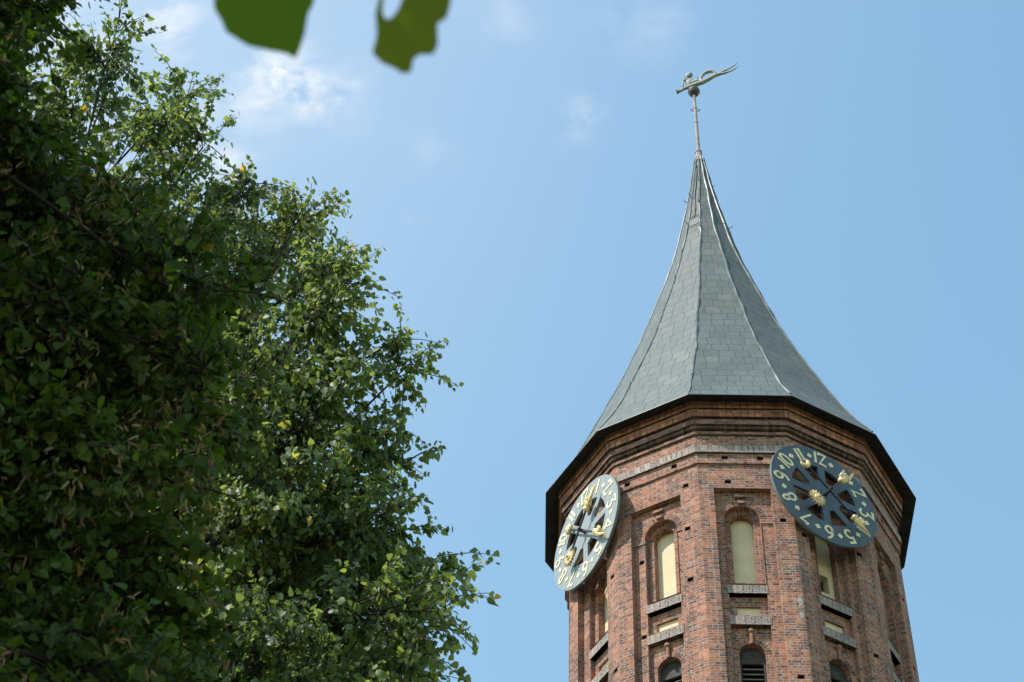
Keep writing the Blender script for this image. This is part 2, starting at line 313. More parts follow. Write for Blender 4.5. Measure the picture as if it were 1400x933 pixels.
# drawing on a plane: Pf(x, y, d) -> point, n outward normal
def plane_poly(mb, Pf, n, loops, d, mname, uvo=(0, 0)):
    pts2 = [p for l in loops for p in l]
    tris = tessellate_polygon([[Vector((x, y, 0)) for x, y in l] for l in loops])
    for t in tris:
        mb.face([Pf(*pts2[i], d) for i in t], [(pts2[i][0]+uvo[0], pts2[i][1]+uvo[1]) for i in t], mname, n)
def reveal(mb, Pf, loop, d0, d1, mname, inward=True, closed=True, uvo=(0, 0), arc='brick'):
    cx = sum(p[0] for p in loop)/len(loop); cy = sum(p[1] for p in loop)/len(loop)
    s = 0
    for i in range(len(loop) if closed else len(loop)-1):
        (x0, y0), (x1, y1) = loop[i], loop[(i+1) % len(loop)]
        l = math.hypot(x1-x0, y1-y0)
        if l < 1e-6: continue
        q = [Pf(x0, y0, d0), Pf(x1, y1, d0), Pf(x1, y1, d1), Pf(x0, y0, d1)]
        c = Pf(cx, cy, (d0+d1)/2); mid = sum(q, Vector())/4
        w = (c-mid) if inward else (mid-c)
        nn = (q[1]-q[0]).cross(q[3]-q[0]);
        if nn.dot(w) < 0: nn = -nn
        if abs(x1-x0) < 1e-6:
            uv = [(-d0, y0), (-d0, y1), (-d1, y1), (-d1, y0)]
            uv = [(a+uvo[0]+x0, b+uvo[1]) for a, b in uv]; mn = mname
        else:
            uv = [(s, d0), (s+l, d0), (s+l, d1), (s, d1)]; mn = arc
            uv = [(a, b+0.2) for a, b in uv]
        s += l
        mb.face(q, uv, mn, nn)
def rect(x0, y0, x1, y1): return [(x0, y0), (x1, y0), (x1, y1), (x0, y1)]
def arch(cx, hw, ybot, spring, n=14):                      # round headed opening
    l = [(cx-hw, ybot), (cx+hw, ybot)]
    for i in range(n+1):
        a = math.pi*i/n; l.append((cx+hw*math.cos(a), spring+hw*math.sin(a)))
    return l
def arc_ring(mb, Pf, n, cx, cy, r0, r1, d, mname, m=14, d_back=None):
    for i in range(m):
        a0, a1 = math.pi*i/m, math.pi*(i+1)/m
        p = lambda r, a: (cx+r*math.cos(a), cy+r*math.sin(a))
        s0, s1 = a0*r0*1.2, a1*r0*1.2
        mb.face([Pf(*p(r0, a0), d), Pf(*p(r0, a1), d), Pf(*p(r1, a1), d), Pf(*p(r1, a0), d)], [(s0, 0.01), (s1, 0.01), (s1, 0.26), (s0, 0.26)], mname, n)
        if d_back is not None:
            mid = Pf(*p(r1, (a0+a1)/2), d)-Pf(cx, cy, d)
            mb.face([Pf(*p(r1, a0), d), Pf(*p(r1, a1), d), Pf(*p(r1, a1), d_back), Pf(*p(r1, a0), d_back)], [(s0, 0), (s1, 0), (s1, 0.05), (s0, 0.05)], mname, mid)

# ------------------------------------------------------------------ ground
def stuff_ground():
    M['grass'] = stained('mown_grass', (0.06, 0.07, 0.03), (0.09, 0.095, 0.045), 0.8, 0.95)
    M['paving'] = stained('stone_paving', (0.20, 0.17, 0.15), (0.27, 0.235, 0.21), 1.5, 0.9)
    g = MB(); r = 2500
    g.face([(-r, -r, 0), (r, -r, 0), (r, r, 0), (-r, r, 0)], [(0, 0)]*4, 'grass', Vector((0, 0, 1)))
    tag(g.build('ground'), kind='structure')
    g = MB(); n = 48
    pts = [CEN+Vector((24*math.sin(2*math.pi*i/n), 24*math.cos(2*math.pi*i/n), 0.004)) for i in range(n)]
    g.face(pts, [(0, 0)]*n, 'paving', Vector((0, 0, 1)))
    tag(g.build('pavement'), kind='structure')
    g = MB(); g.face([(-1.6, -30, 0.008), (2.4, -30, 0.008), (2.4, 30, 0.008), (-1.6, 30, 0.008)], [(0, 0)]*4, 'paving', Vector((0, 0, 1)))
    tag(g.build('path'), kind='structure')
stuff_ground()

# ------------------------------------------------------------------ tower
tower = obj_empty('church_tower', CEN)
tag(tower, 'tall twelve sided red brick church tower with a flared grey slate spire', 'tower')
wall = MB()
ZB = -13.0
SX0, SX1 = -0.95, 0.80                                    # the tall sunk field of each face
HOLES = {1: [(1.0, -3.1), (0.98, -4.95), (0.98, -7.05)], 2: [(-0.5, -3.12), (1.08, -4.75), (1.12, -10.9)], 0: [(1.2, -9.4), (1.1, -5.6)],
         3: [(-1.1, -5.2), (0.95, -5.0), (1.05, -9.0)], 4: [(1.1, -4.6), (1.1, -7.4), (1.1, -9.6)]}
BHOLES = {1: [(0.66, -2.13), (-1.0, -2.13)], 2: [(-0.55, -2.1), (0.55, -2.12)], 0: [(-0.4, -2.12)], 3: [(0.2, -2.12)], 4: [(0.0, -2.12)]}
L1HOLES = {1: [(-0.72, -5.4), (-0.72, -8.4)], 2: [], 0: [], 3: [], 4: []}
D1 = -0.20; D1b = -0.235; D2 = -0.40; D3 = -0.66
WOFF = {1: -0.02, 2: -0.13}
def small_holes(lst, hw=0.105, hh=0.08):
    return [[(u-hw, z-hh), (u+hw*0.9, z-hh*1.1), (u+hw, z+hh*0.8), (u-hw*0.8, z+hh)] for u, z in lst]
for k in range(-6, 6):
    n, t = frame(k); Pf = lambda u, z, d, k=k: FP(k, u, z, d)
    kk = k; uo = ((k+6)*2.86, 0)
    detailed = -1 <= k <= 5
    w = WOFF.get(k, -0.03)
    hs = small_holes(HOLES.get(k, []))
    L0 = [(-HS, ZB), (HS, ZB), (HS, -2.36), (-HS, -2.36)]
    fld = rect(SX0, -12.6, SX1, -3.40)
    plane_poly(wall, Pf, n, [L0, fld]+hs, 0, 'brick', uo)
    for h in hs:
        reveal(wall, Pf, h, 0, -0.3, 'mould', uvo=uo, arc='mould'); plane_poly(wall, Pf, n, [h], -0.3, 'void')  # hole sides take the dark brick: shade painted into the recess
    reveal(wall, Pf, fld, 0, D1b, 'brick', uvo=uo, arc='brick')
    # upper part of the field, standing 35 mm proud of the lower
    spring, r1 = -4.52, 0.55
    Zs = -4.70
    up = [(SX0, Zs), (w-r1, Zs), (w-r1, spring)]
    for i in range(1, 14):
        a = math.pi*(1-i/14); up.append((w+r1*math.cos(a), spring+r1*math.sin(a)))
    up += [(w+r1, spring), (w+r1, Zs), (SX1, Zs), (SX1, -3.40), (SX0, -3.40)]
    plane_poly(wall, Pf, n, [up], D1, 'brick', uo)
    for (xa, xb) in ((SX0, w-r1), (w+r1, SX1)):
        wall.face([Pf(xa, Zs, D1), Pf(xb, Zs, D1), Pf(xb, Zs, D1b), Pf(xa, Zs, D1b)], [(0, 0), (xb-xa, 0), (xb-xa, .04), (0, .04)], 'brick', Vector((0, 0, -1)))
    # lower part of the field with its openings
    o1b = -7.20
    small = rect(w-0.56, -8.42, w+0.56, -7.56)
    lou = rect(w-0.58, -11.2, w+0.58, -8.76)
    lo = [(SX0, -12.6), (SX1, -12.6), (SX1, Zs), (w+r1, Zs), (w+r1, o1b), (w-r1, o1b), (w-r1, Zs), (SX0, Zs)]
    lh = small_holes(L1HOLES.get(k, []), 0.09, 0.075)
    plane_poly(wall, Pf, n, [lo, small, lou]+lh, D1b, 'brick', uo)
    for h in lh:
        reveal(wall, Pf, h, D1b, D1b-0.25, 'mould', uvo=uo, arc='mould'); plane_poly(wall, Pf, n, [h], D1b-0.25, 'void')  # hole sides in the dark brick again: shade painted into the recess
    big = arch(w, r1, o1b, spring)
    reveal(wall, Pf, big, D1, D2, 'brick', uvo=uo, arc='arch')
    r2 = 0.345
    bigi = arch(w, r2, o1b, spring+0.0)
    plane_poly(wall, Pf, n, [arch(w, r1, o1b, spring), [(x, max(y, o1b+0.001)) for x, y in bigi]], D2, 'brick', uo)
    reveal(wall, Pf, bigi, D2, D3, 'brick', uvo=uo, arc='arch')
    reveal(wall, Pf, small, D1b, D2, 'brick', uvo=uo)
    smi = rect(w-0.35, -8.36, w+0.35, -7.93)
    plane_poly(wall, Pf, n, [small, smi], D2, 'brick', uo)
    reveal(wall, Pf, smi, D2, D2-0.1, 'brick', uvo=uo)
    reveal(wall, Pf, lou, D1b, D2, 'brick', uvo=uo)
    r3 = 0.38; sp3 = -9.74
    la = arch(w, r3, -11.0, sp3)
    plane_poly(wall, Pf, n, [lou, la], D2, 'brick', uo)
    reveal(wall, Pf, la, D2, D2-0.5, 'brick', uvo=uo, arc='arch')
    if not detailed:
        plane_poly(wall, Pf, n, [la], D2-0.45, 'void')
        plane_poly(wall, Pf, n, [bigi], D3+0.02, 'plaster'); plane_poly(wall, Pf, n, [smi], D2-0.08, 'plaster')
    # band with putlog holes under the soldier course
    dB = 0.06; hw = (AP+dB)*T15
    bh = small_holes(BHOLES.get(k, []), 0.105, 0.08)
    plane_poly(wall, Pf, n, [rect(-hw, -2.36, hw, -1.93)]+bh, dB, 'brick', uo)
    for h in bh:
        reveal(wall, Pf, h, dB, dB-0.3, 'mould', arc='mould'); plane_poly(wall, Pf, n, [h], dB-0.3, 'void')  # hole sides in the dark brick again: shade painted into the recess
    wall.face([Pf(-HS, -2.36, 0), Pf(HS, -2.36, 0), Pf(hw, -2.36, dB), Pf(-hw, -2.36, dB)], [(0, 0), (2.8, 0), (2.8, .06), (0, .06)], 'brick', Vector((0, 0, -1)))
    # plain shaft below
    wall.face([Pf(-HS, -HE, 0), Pf(HS, -HE, 0), Pf(HS, ZB, 0), Pf(-HS, ZB, 0)], [(uo[0]-HS, -HE), (uo[0]+HS, -HE), (uo[0]+HS, ZB), (uo[0]-HS, ZB)], 'brick', n)
wall_o = wall.build('wall', tower)
# plinth
pl = MB()
for k in range(-6, 6):
    n, t = frame(k)
    for (d0, z0, d1, z1) in ((0.35, 0, 0.35, 2.2), (0.35, 2.2, 0.0, 2.6)):
        a, b = (AP+d0)*T15, (AP+d1)*T15
        pl.face([FP(k, -a, z0-HE, d0), FP(k, a, z0-HE, d0), FP(k, b, z1-HE, d1), FP(k, -b, z1-HE, d1)], [(-a, z0), (a, z0), (b, z1), (-b, z1)], 'brick', n)
pl.build('plinth', tower)
# cornice, profile swept round the twelve sides
PROF = [(0.06, -1.93, 'cornice'), (0.14, -1.93, 'sill'), (0.14, -1.64, 'brick'), (0.08, -1.58, 'brick'), (0.08, -1.15, 'mould'), (0.15, -1.13, 'cornice'), (0.155, -1.02, 'mould'),
        (0.11, -1.0, 'mould'), (0.11, -0.95, 'mould'), (0.21, -0.93, 'mould'), (0.21, -0.80, 'mould'), (0.28, -0.80, 'cornice'), (0.285, -0.59, 'mould'), (0.22, -0.57, 'mould'), (0.22, -0.50, 'mould'),
        (0.33, -0.49, 'header'), (0.34, -0.23, 'cornice'), (0.35, -0.19, 'mould'), (0.28, -0.17, 'mould'), (0.28, -0.13, 'mould'), (0.385, -0.15, 'header'), (0.39, 0.12, 'mould'), (0.40, 0.16, 'mould')]
co = MB(); sd = MB()
for k in range(-6, 6):
    n, t = frame(k); v = 0
    for i in range(len(PROF)-1):
        (d0, z0, mn), (d1, z1, _) = PROF[i], PROF[i+1]
        a, b = (AP+d0)*T15, (AP+d1)*T15; l = math.hypot(d1-d0, z1-z0)
        tgt = sd if (d0 == 0.14 and d1 == 0.14) else co
        v0, v1 = (0.02, 0.02+l) if mn in ('sill', 'header', 'mould') else (v, v+l)
        N_ = n*(z1-z0) + Vector((0, 0, -1))*(d1-d0)
        o_ = (k+6)*2.86+0.7
        tgt.face([FP(k, -a, z0, d0), FP(k, a, z0, d0), FP(k, b, z1, d1), FP(k, -b, z1, d1)], [(o_-a, v0), (o_+a, v0), (o_+b, v1), (o_-b, v1)], mn, N_)
        v += l
co.build('cornice', tower)
so_ = sd.build('soldier_course', tower); so_['label'] = 'soldier course of bricks streaked white with lime'
# windows, sills
def part_window(k):
    n, t = frame(k); Pf = lambda u, z, d: FP(k, u, z, d); w = WOFF.get(k, -0.03); Z = Vector((0, 0, 1))
    b = MB(); bl = arch(w, 0.345, -7.20, -4.52)
    if k == 3:
        op = rect(w-0.17, -6.55, w+0.17, -5.85)
        plane_poly(b, Pf, n, [bl, op], D3+0.02, 'plaster'); reveal(b, Pf, op, D3+0.02, D3-0.25, 'plaster', arc='plaster'); plane_poly(b, Pf, n, [op], D3-0.25, 'void')
        o = b.build('blind_window', tower); o['label'] = 'cream plastered blind window with a small square hole in it'
        g = MB(); g.box(FP(k, w, -6.2, D3-0.2), t, Z, n, (0.05, 0.7, 0.05), 'darkwood'); g.build('glazing_bar', o)
    else:
        plane_poly(b, Pf, n, [bl], D3+0.02, 'plaster'); b.build('blind_window', tower)
    b = MB(); plane_poly(b, Pf, n, [rect(w-0.35, -8.36, w+0.35, -7.93)], D2-0.08, 'plaster'); b.build('plaster_panel', tower)
    for (z0, z1, hw_) in ((-7.56, -7.20, 0.60), (-8.78, -8.42, 0.61)):
        s = MB(); dd = D1b+0.018
        # sloped top, slightly proud of the field
        x0, x1 = w-hw_, w+hw_
        zt = z1
        s.face([Pf(x0, z0, dd), Pf(x1, z0, dd), Pf(x1, zt-0.05, dd), Pf(x0, zt-0.05, dd)], [(0, .02), (x1-x0, .02), (x1-x0, .33), (0, .33)], 'sill', n)
        s.face([Pf(x0, zt-0.05, dd), Pf(x1, zt-0.05, dd), Pf(x1, zt+0.03, D3+0.025), Pf(x0, zt+0.03, D3+0.025)], [(0, .05), (x1-x0, .05), (x1-x0, .3), (0, .3)], 'sill', Z)
        s.face([Pf(x0, z0, dd), Pf(x1, z0, dd), Pf(x1, z0, D2-.01), Pf(x0, z0, D2-.01)], [(0, .05), (x1-x0, .05), (x1-x0, .2), (0, .2)], 'mould', -Z)
        for x, sg in ((x0, -1), (x1, 1)):
            s.face([Pf(x, z0, dd), Pf(x, z0, D1b-0.02), Pf(x, zt, D1b-.02), Pf(x, zt-0.05, dd)], [(0, 0), (.05, 0), (.05, .3), (0, .3)], 'sill', t*sg)
        s.build('window_sill', tower)
    # arch rings of brick on edge
    a = MB(); arc_ring(a, Pf, n, w, -4.52, 0.555, 0.78, D1+0.004, 'arch'); a.build('window_arch', tower)
    a = MB(); arc_ring(a, Pf, n, w, -4.52, 0.35, 0.545, D2+0.004, 'arch'); a.build('window_arch', tower)
    a = MB()
    a.box(FP(k, w, -3.86, D1+0.04), t, Z, n, (0.2, 0.12, 0.09), 'brick'); a.build('key_brick', tower); a = MB()
    a.box(FP(k, w-0.02, -3.62, D1+0.05), t, Z, n, (0.36, 0.10, 0.12), 'brick')
    a.build('corbel_brick', tower)
    a = MB(); arc_ring(a, Pf, n, w, -9.74, 0.385, 0.575, D2+0.004, 'arch'); a.build('window_arch', tower); a = MB()
    a.tube([FP(k, w, -9.4, D2+0.05), FP(k, w, -9.02, D2+0.06)], [0.055, 0.055], 'terracotta', 8)
    a.lathe(FP(k, w, -9.02, D2+0.07), [(0.05, 0), (0.09, 0.04), (0.09, 0.12), (0.02, 0.16)], 'terracotta', 10)
    a.build('keystone', tower)
    # louvres
    lw = MB(); la = arch(w, 0.38, -11.0, -9.74)
    plane_poly(lw, Pf, n, [la], D2-0.48, 'void')
    fo = arch(w, 0.378, -10.998, -9.74); fi = arch(w, 0.31, -10.93, -9.86)
    hd = [(w-0.31, -9.86), (w+0.31, -9.86)]+[(w+0.31*math.cos(math.pi*i/10), -9.80+0.31*math.sin(math.pi*i/10)) for i in range(11)]
    plane_poly(lw, Pf, n, [fo, rect(w-0.31, -10.93, w+0.31, -9.95)], D2-0.2, 'darkwood')
    reveal(lw, Pf, rect(w-0.31, -10.93, w+0.31, -9.95), D2-0.2, D2-0.28, 'darkwood', arc='darkwood')
    lo_ = lw.build('louvred_window', tower)
    for i in range(5):
        s = MB(); z = -10.09-i*0.185
        ay = (Z*0.72 - n*0.69).normalized(); an = ay.cross(t).normalized()
        s.box(FP(k, w, z, D2-0.27), t, ay, an, (0.60, 0.20, 0.022), 'louvre')
        s.build('louvre_slat', lo_)
for k in range(-1, 6): part_window(k)
# cement patches on the corner
for (k, u, z, sx, sz) in ((2, 1.34, -8.05, .085, .13), (2, 1.345, -8.6, .07, .09)):
    n, t = frame(k); pm = MB()
    pm.ellipsoid(FP(k, u, z, 0.0), (t, Vector((0, 0, 1)), n), (sx, sz, 0.012), 'cementpatch', 12, 8, 0.45)
    pm.build('cement_patch', tower)
# roof
RP = [(RE, 0.0), (6.22, 0.22), (5.82, 0.95), (5.40, 1.72), (4.93, 2.9), (4.02, 5.35), (3.25, 7.5), (2.53, 9.95), (1.86, 12.3), (1.28, 14.55), (0.62, 18.2), (0.33, 20.3), (0.13, 21.9)]
def rp(z):
    for i in range(len(RP)-1):
        if RP[i+1][1] >= z: a, b = RP[i], RP[i+1]; return a[0]+(b[0]-a[0])*(z-a[1])/(b[1]-a[1])
    return RP[-1][0]
def smooth_prof():
    zs = [0, 0.1, .22] + [0.22+(21.9-0.22)*(i/60) for i in range(1, 61)]
    raw = [rp(z) for z in zs]; out = raw[:]
    for _ in range(6):
        out = [out[0], out[1]] + [(out[i-1]+2*out[i]+out[i+1])/4 if i > 2 else out[i] for i in range(2, len(out)-1)] + [out[-1]]
    return list(zip(out, zs))
SP = smooth_prof()
WB = {k: [0.035*math.sin(i*0.45+k*2.1)+0.025*math.sin(i*1.1+k) for i in range(len(SP))] for k in range(12)}
def roofpt(k, i, extra=0.0):
    r, z = SP[i]; a = ang(k) + (WB[k % 12][i]/max(r, .8))*min(1, z/2)*0.6
    return CEN + Vector((math.sin(a)*(r+extra), math.cos(a)*(r+extra), HE+z))
ro = MB(); arc_l = [0]
for i in range(1, len(SP)): arc_l.append(arc_l[-1]+math.hypot(SP[i][0]-SP[i-1][0], SP[i][1]-SP[i-1][1]))
for k in range(-6, 6):
    n, t = frame(k)
    for i in range(len(SP)-1):
        q = [roofpt(k, i), roofpt(k+1, i), roofpt(k+1, i+1), roofpt(k, i+1)]
        us = [(p-CEN).dot(t)+(k+6)*7.13 for p in q]
        ro.face(q, [(us[0], arc_l[i]), (us[1], arc_l[i]), (us[2], arc_l[i+1]), (us[3], arc_l[i+1])], 'slate', n+Vector((0, 0, .3)))
roof = ro.build('spire_roof', tower)
for k in range(-6, 6):
    h = MB(); h.tube([roofpt(k, i, 0.01) for i in range(2, len(SP)-1)], [0.035+0.012*math.sin(i*1.7+k) for i in range(2, len(SP)-1)], 'hip', 5)
    h.build('hip_strip', roof)
ev = MB()
for k in range(-6, 6):
    n, t = frame(k); apE = RE*math.cos(R(15))
    de = apE-AP; a = apE*T15; b = (AP+0.38)*T15
    ev.face([FP(k, -a, -0.02, de), FP(k, a, -0.02, de), FP(k, a, -0.001, de), FP(k, -a, -0.001, de)], [(0, 0)]*4, 'hip', n)
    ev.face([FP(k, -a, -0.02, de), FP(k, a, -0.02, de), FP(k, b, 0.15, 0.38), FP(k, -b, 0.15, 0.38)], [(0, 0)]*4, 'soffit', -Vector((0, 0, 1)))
    for j in (-0.55, 0.1, 0.7):
        p0, p1 = FP(k, j*a, 0.0, de-0.02), FP(k, j*b, 0.16, 0.42)
        ev.tube([p0-Vector((0, 0, .03)), p1-Vector((0, 0, .03))], [0.02, 0.02], 'soffit', 4)
ev.build('eave', tower)
# little hooks and lightning wire on the roof
for (k, i, s) in ((2, 44, 1), (2, 50, 1), (3, 48, 1), (5, 47, 1), (6, 40, 1), (1, 46, 1), (1, 52, 1), (0, 52, 1), (2, 55, 1), (4, 54, 1)):
    hk = MB(); p = roofpt(k, i); d = (p-CEN); d.z = 0; d.normalize()
    hk.tube([p, p+d*0.16, p+d*0.2+Vector((0, 0, 0.12))], [0.018, 0.016, 0.012], 'iron', 5)
    hk.build('roof_hook', roof)
n1, t1 = frame(1)
wr = MB()
def roof_mid(k, i, f, e=0.03):
    a = roofpt(k, i); b = roofpt(k+1, i); n, t = frame(k); return a+(b-a)*f+n*e
wr.tube([roof_mid(1, i, 0.5+0.06*math.sin(i*.8)) for i in range(47, 60)], [0.016]*13, 'iron', 5)
wr.build('lightning_wire', roof); wr = MB()
wr.tube([roof_mid(1, 47, f, 0.05) for f in (0.05, 0.4, 0.7, 0.97)], [0.014]*4, 'iron', 5)
wr.build('lightning_wire', roof); wr = MB()
wr.tube([roof_mid(1, 45, f, 0.05) for f in (0.05, 0.5, 0.97)], [0.014]*3, 'iron', 5)
wr.build('lightning_wire', roof)

# ------------------------------------------------------------------ weather vane on its mast
TOP = CEN+Vector((0, 0, HE+21.75))
vane = obj_empty('weather_vane', TOP)
tag(vane, 'pale green copper siren weather vane with a forked tail on a tall mast', 'weather vane')
mb = MB(); Zv = Vector((0, 0, 1))
mb.lathe(TOP, [(0.24, -0.5), (0.15, 0.0), (0.13, 0.2), (0.16, 0.24), (0.16, 0.3), (0.08, 0.36), (0.062, 4.6)], 'mast', 12)
for zz in (1.2, 2.45, 3.5): mb.lathe(TOP+Zv*zz, [(0.06, 0), (0.085, 0.02), (0.085, 0.06), (0.06, 0.08)], 'mast', 12)
mb.build('mast', vane)
pr = MB()
for sg in (1, -1):
    b0 = TOP+Zv*3.35
    pr = MB(); pr.tube([b0+Vector((0.08*sg, 0, 0)), b0+Vector((0.2*sg, 0, 0.1)), b0+Vector((0.12*sg, 0, 0.22))], [0.02, 0.02, 0.015], 'iron', 5)
    pr.build('bracket', vane)
BALL = CEN+Zv*(HE+26.62)
mb = MB(); mb.lathe(BALL, [(0.0, -0.27), (0.12, -0.25), (0.22, -0.14), (0.265, -0.02), (0.25, 0.08), (0.15, 0.17), (0.06, 0.2), (0.05, 0.34)], 'ball', 20)
mb.build('ball', vane)
vd = Vector((0.93, -0.37, 0)).normalized(); vn = vd.cross(Zv)
VB = BALL+Zv*0.38
def VP(x, y, d=0): return VB+vd*(x*(0.8 if x > -0.3 else 1.0)+(0.0 if x > -0.3 else 0.06)+(0.0 if x > -0.55 else (-0.49-x)*0.55))+Zv*(y*1.3+0.03)+vn*d
fig = MB()
body = [(-1.05, -0.04), (-0.85, -0.03), (-0.6, 0.02), (-0.3, 0.06), (0.1, 0.08), (0.5, 0.10), (0.85, 0.17), (1.2, 0.28), (1.5, 0.30), (1.8, 0.27), (2.1, 0.28), (2.4, 0.35), (2.58, 0.44)]
fig.tube([VP(*b) for b in body], [0.05, 0.07, 0.075, 0.09, 0.11, 0.11, 0.10, 0.085, 0.075, 0.055, 0.04, 0.03, 0.012], 'copper', 8)
fig.tube([VP(1.45, 0.32), VP(1.75, 0.42), VP(2.05, 0.46), VP(2.35, 0.55), VP(2.55, 0.66)], [0.06, 0.05, 0.04, 0.03, 0.012], 'copper', 8)
fig.lathe(VP(-1.02, -0.03), [(0.13, -0.10), (0.115, -0.1), (0.06, 0.1), (0.05, 0.2)], 'copper', 12, vd, Zv)
loop = [(0.45, 0.12), (0.42, 0.34), (0.52, 0.52), (0.72, 0.62), (0.98, 0.64), (1.2, 0.55), (1.3, 0.42)]
fig.tube([VP(*b) for b in loop], [0.09, 0.085, 0.08, 0.08, 0.09, 0.08, 0.05], 'copper', 8)
fig.tube([VP(1.3, .42), VP(1.15, .30), VP(.95, .27)], [.07, .08, .06], 'copper', 8)
ax3 = (vd, vn, Zv)
fig.ellipsoid(VP(-0.2, 0.30), ax3, (0.20, 0.13, 0.28), 'copper', lump=.1)
fig.ellipsoid(VP(-0.32, 0.42), ax3, (0.11, 0.14, 0.12), 'copper')
fig.ellipsoid(VP(-0.26, 0.74), ax3, (0.13, 0.11, 0.16), 'copper')
fig.ellipsoid(VP(-0.38, 0.70), ax3, (0.05, 0.04, 0.05), 'copper')
fig.ellipsoid(VP(-0.13, 0.74), ax3, (0.12, 0.12, 0.15), 'copper', lump=.15)
fig.tube([VP(-0.12, 0.86), VP(-0.08, 0.98)], [0.04, 0.01], 'copper', 6)
fig.tube([VP(-0.28, 0.52, .1), VP(-0.48, 0.34, .12), VP(-0.52, 0.10, .06)], [0.055, 0.045, 0.04], 'copper', 7)
fig.tube([VP(-0.1, 0.5, -.1), VP(0.1, 0.34, -.12), VP(0.24, 0.38, -.06), VP(0.28, 0.5, 0)], [0.055, 0.05, 0.045, 0.03], 'copper', 7)
fig.ellipsoid(VP(0.12, 0.22), ax3, (0.26, 0.12, 0.14), 'copper', lump=.12)
fo_ = fig.build('siren_figure', vane)

# ------------------------------------------------------------------ clocks
GL = {  # strokes in a box one unit high, top outwards
 '1': [[(0, 0), (0, 1)]],
 '2': [[(-0.26, 0.80), (-0.24, 0.98), (0.26, 0.96), (-0.24, 0.05), (-0.12, 0.10), (0.28, 0.02)]],
 '4': [[(0.22, 0.0), (0.10, 1.0), (-0.28, 0.34), (-0.28, 0.28), (0.34, 0.26)]],
 '7': [[(-0.28, 0.84), (-0.24, 1.0), (-0.05, 0.93), (0.28, 1.0), (-0.08, 0.0)]],
}
def arcp(cx, cy, rx, ry, a0, a1, n=12): return [(cx+rx*math.cos(R(a0+(a1-a0)*i/n)), cy+ry*math.sin(R(a0+(a1-a0)*i/n))) for i in range(n+1)]
GL['0'] = [arcp(0, 0.5, 0.23, 0.5, 0, 360, 20)]
GL['3'] = [[(-0.26, 0.84), (-0.24, 0.98), (0.26, 0.98), (-0.06, 0.58)] + arcp(-0.02, 0.28, 0.28, 0.29, 80, -150, 10)]
GL['5'] = [[(0.28, 1.04), (0.22, 0.94), (-0.14, 0.97), (-0.18, 0.6)] + arcp(-0.02, 0.31, 0.27, 0.31, 110, -150, 12)]
GL['6'] = [arcp(0, 0.28, 0.25, 0.28, 0, 360, 16), arcp(0.22, 0.36, 0.47, 0.66, 95, 190, 8)]
GL['9'] = [arcp(0, 0.72, 0.25, 0.28, 0, 360, 16), arcp(-0.22, 0.64, 0.47, 0.66, -85, 10, 8)]
GL['8'] = [arcp(0, 0.76, 0.19, 0.24, 0, 360, 14), arcp(0, 0.27, 0.26, 0.27, 0, 360, 16)]
def ribbon(mb, Pf, pts, w, d0, d1, mname):
    n = len(pts); L, Rr = [], []
    closed = math.hypot(pts[0][0]-pts[-1][0], pts[0][1]-pts[-1][1]) < 1e-6
    for i in range(n):
        a = pts[i-1] if i > 0 else (pts[-2] if closed else pts[0]); b = pts[i+1] if i < n-1 else (pts[1] if closed else pts[-1])
        p = pts[i]
        d1_ = (p[0]-a[0], p[1]-a[1]); d2_ = (b[0]-p[0], b[1]-p[1])
        l1 = math.hypot(*d1_) or 1; l2 = math.hypot(*d2_) or 1
        t1_ = (d1_[0]/l1, d1_[1]/l1); t2_ = (d2_[0]/l2, d2_[1]/l2)
        if i == 0 and not closed: t1_ = t2_
        if i == n-1 and not closed: t2_ = t1_
        nx, ny = -(t1_[1]+t2_[1]), t1_[0]+t2_[0]; ln = math.hypot(nx, ny)
        if ln < 0.3: nx, ny = -t1_[1], t1_[0]; ln = 1; k = 1
        else: k = min(1.6, 2/ln)
        nx, ny = nx/ln, ny/ln
        L.append((p[0]+nx*w/2*k, p[1]+ny*w/2*k)); Rr.append((p[0]-nx*w/2*k, p[1]-ny*w/2*k))
    nn = Pf(0, 0, 1)-Pf(0, 0, 0)
    for i in range(n-1):
        q = [L[i], L[i+1], Rr[i+1], Rr[i]]
        mb.face([Pf(x, y, d1) for x, y in q], [(0, 0)]*4, mname, nn)
        for (a, b, sgn) in ((L[i], L[i+1], 1), (Rr[i], Rr[i+1], -1)):
            o = (Pf(a[0], a[1], 0)-Pf(*(Rr[i] if sgn > 0 else L[i]), 0))
            mb.face([Pf(*a, d1), Pf(*b, d1), Pf(*b, d0), Pf(*a, d0)], [(0, 0)]*4, mname, o)
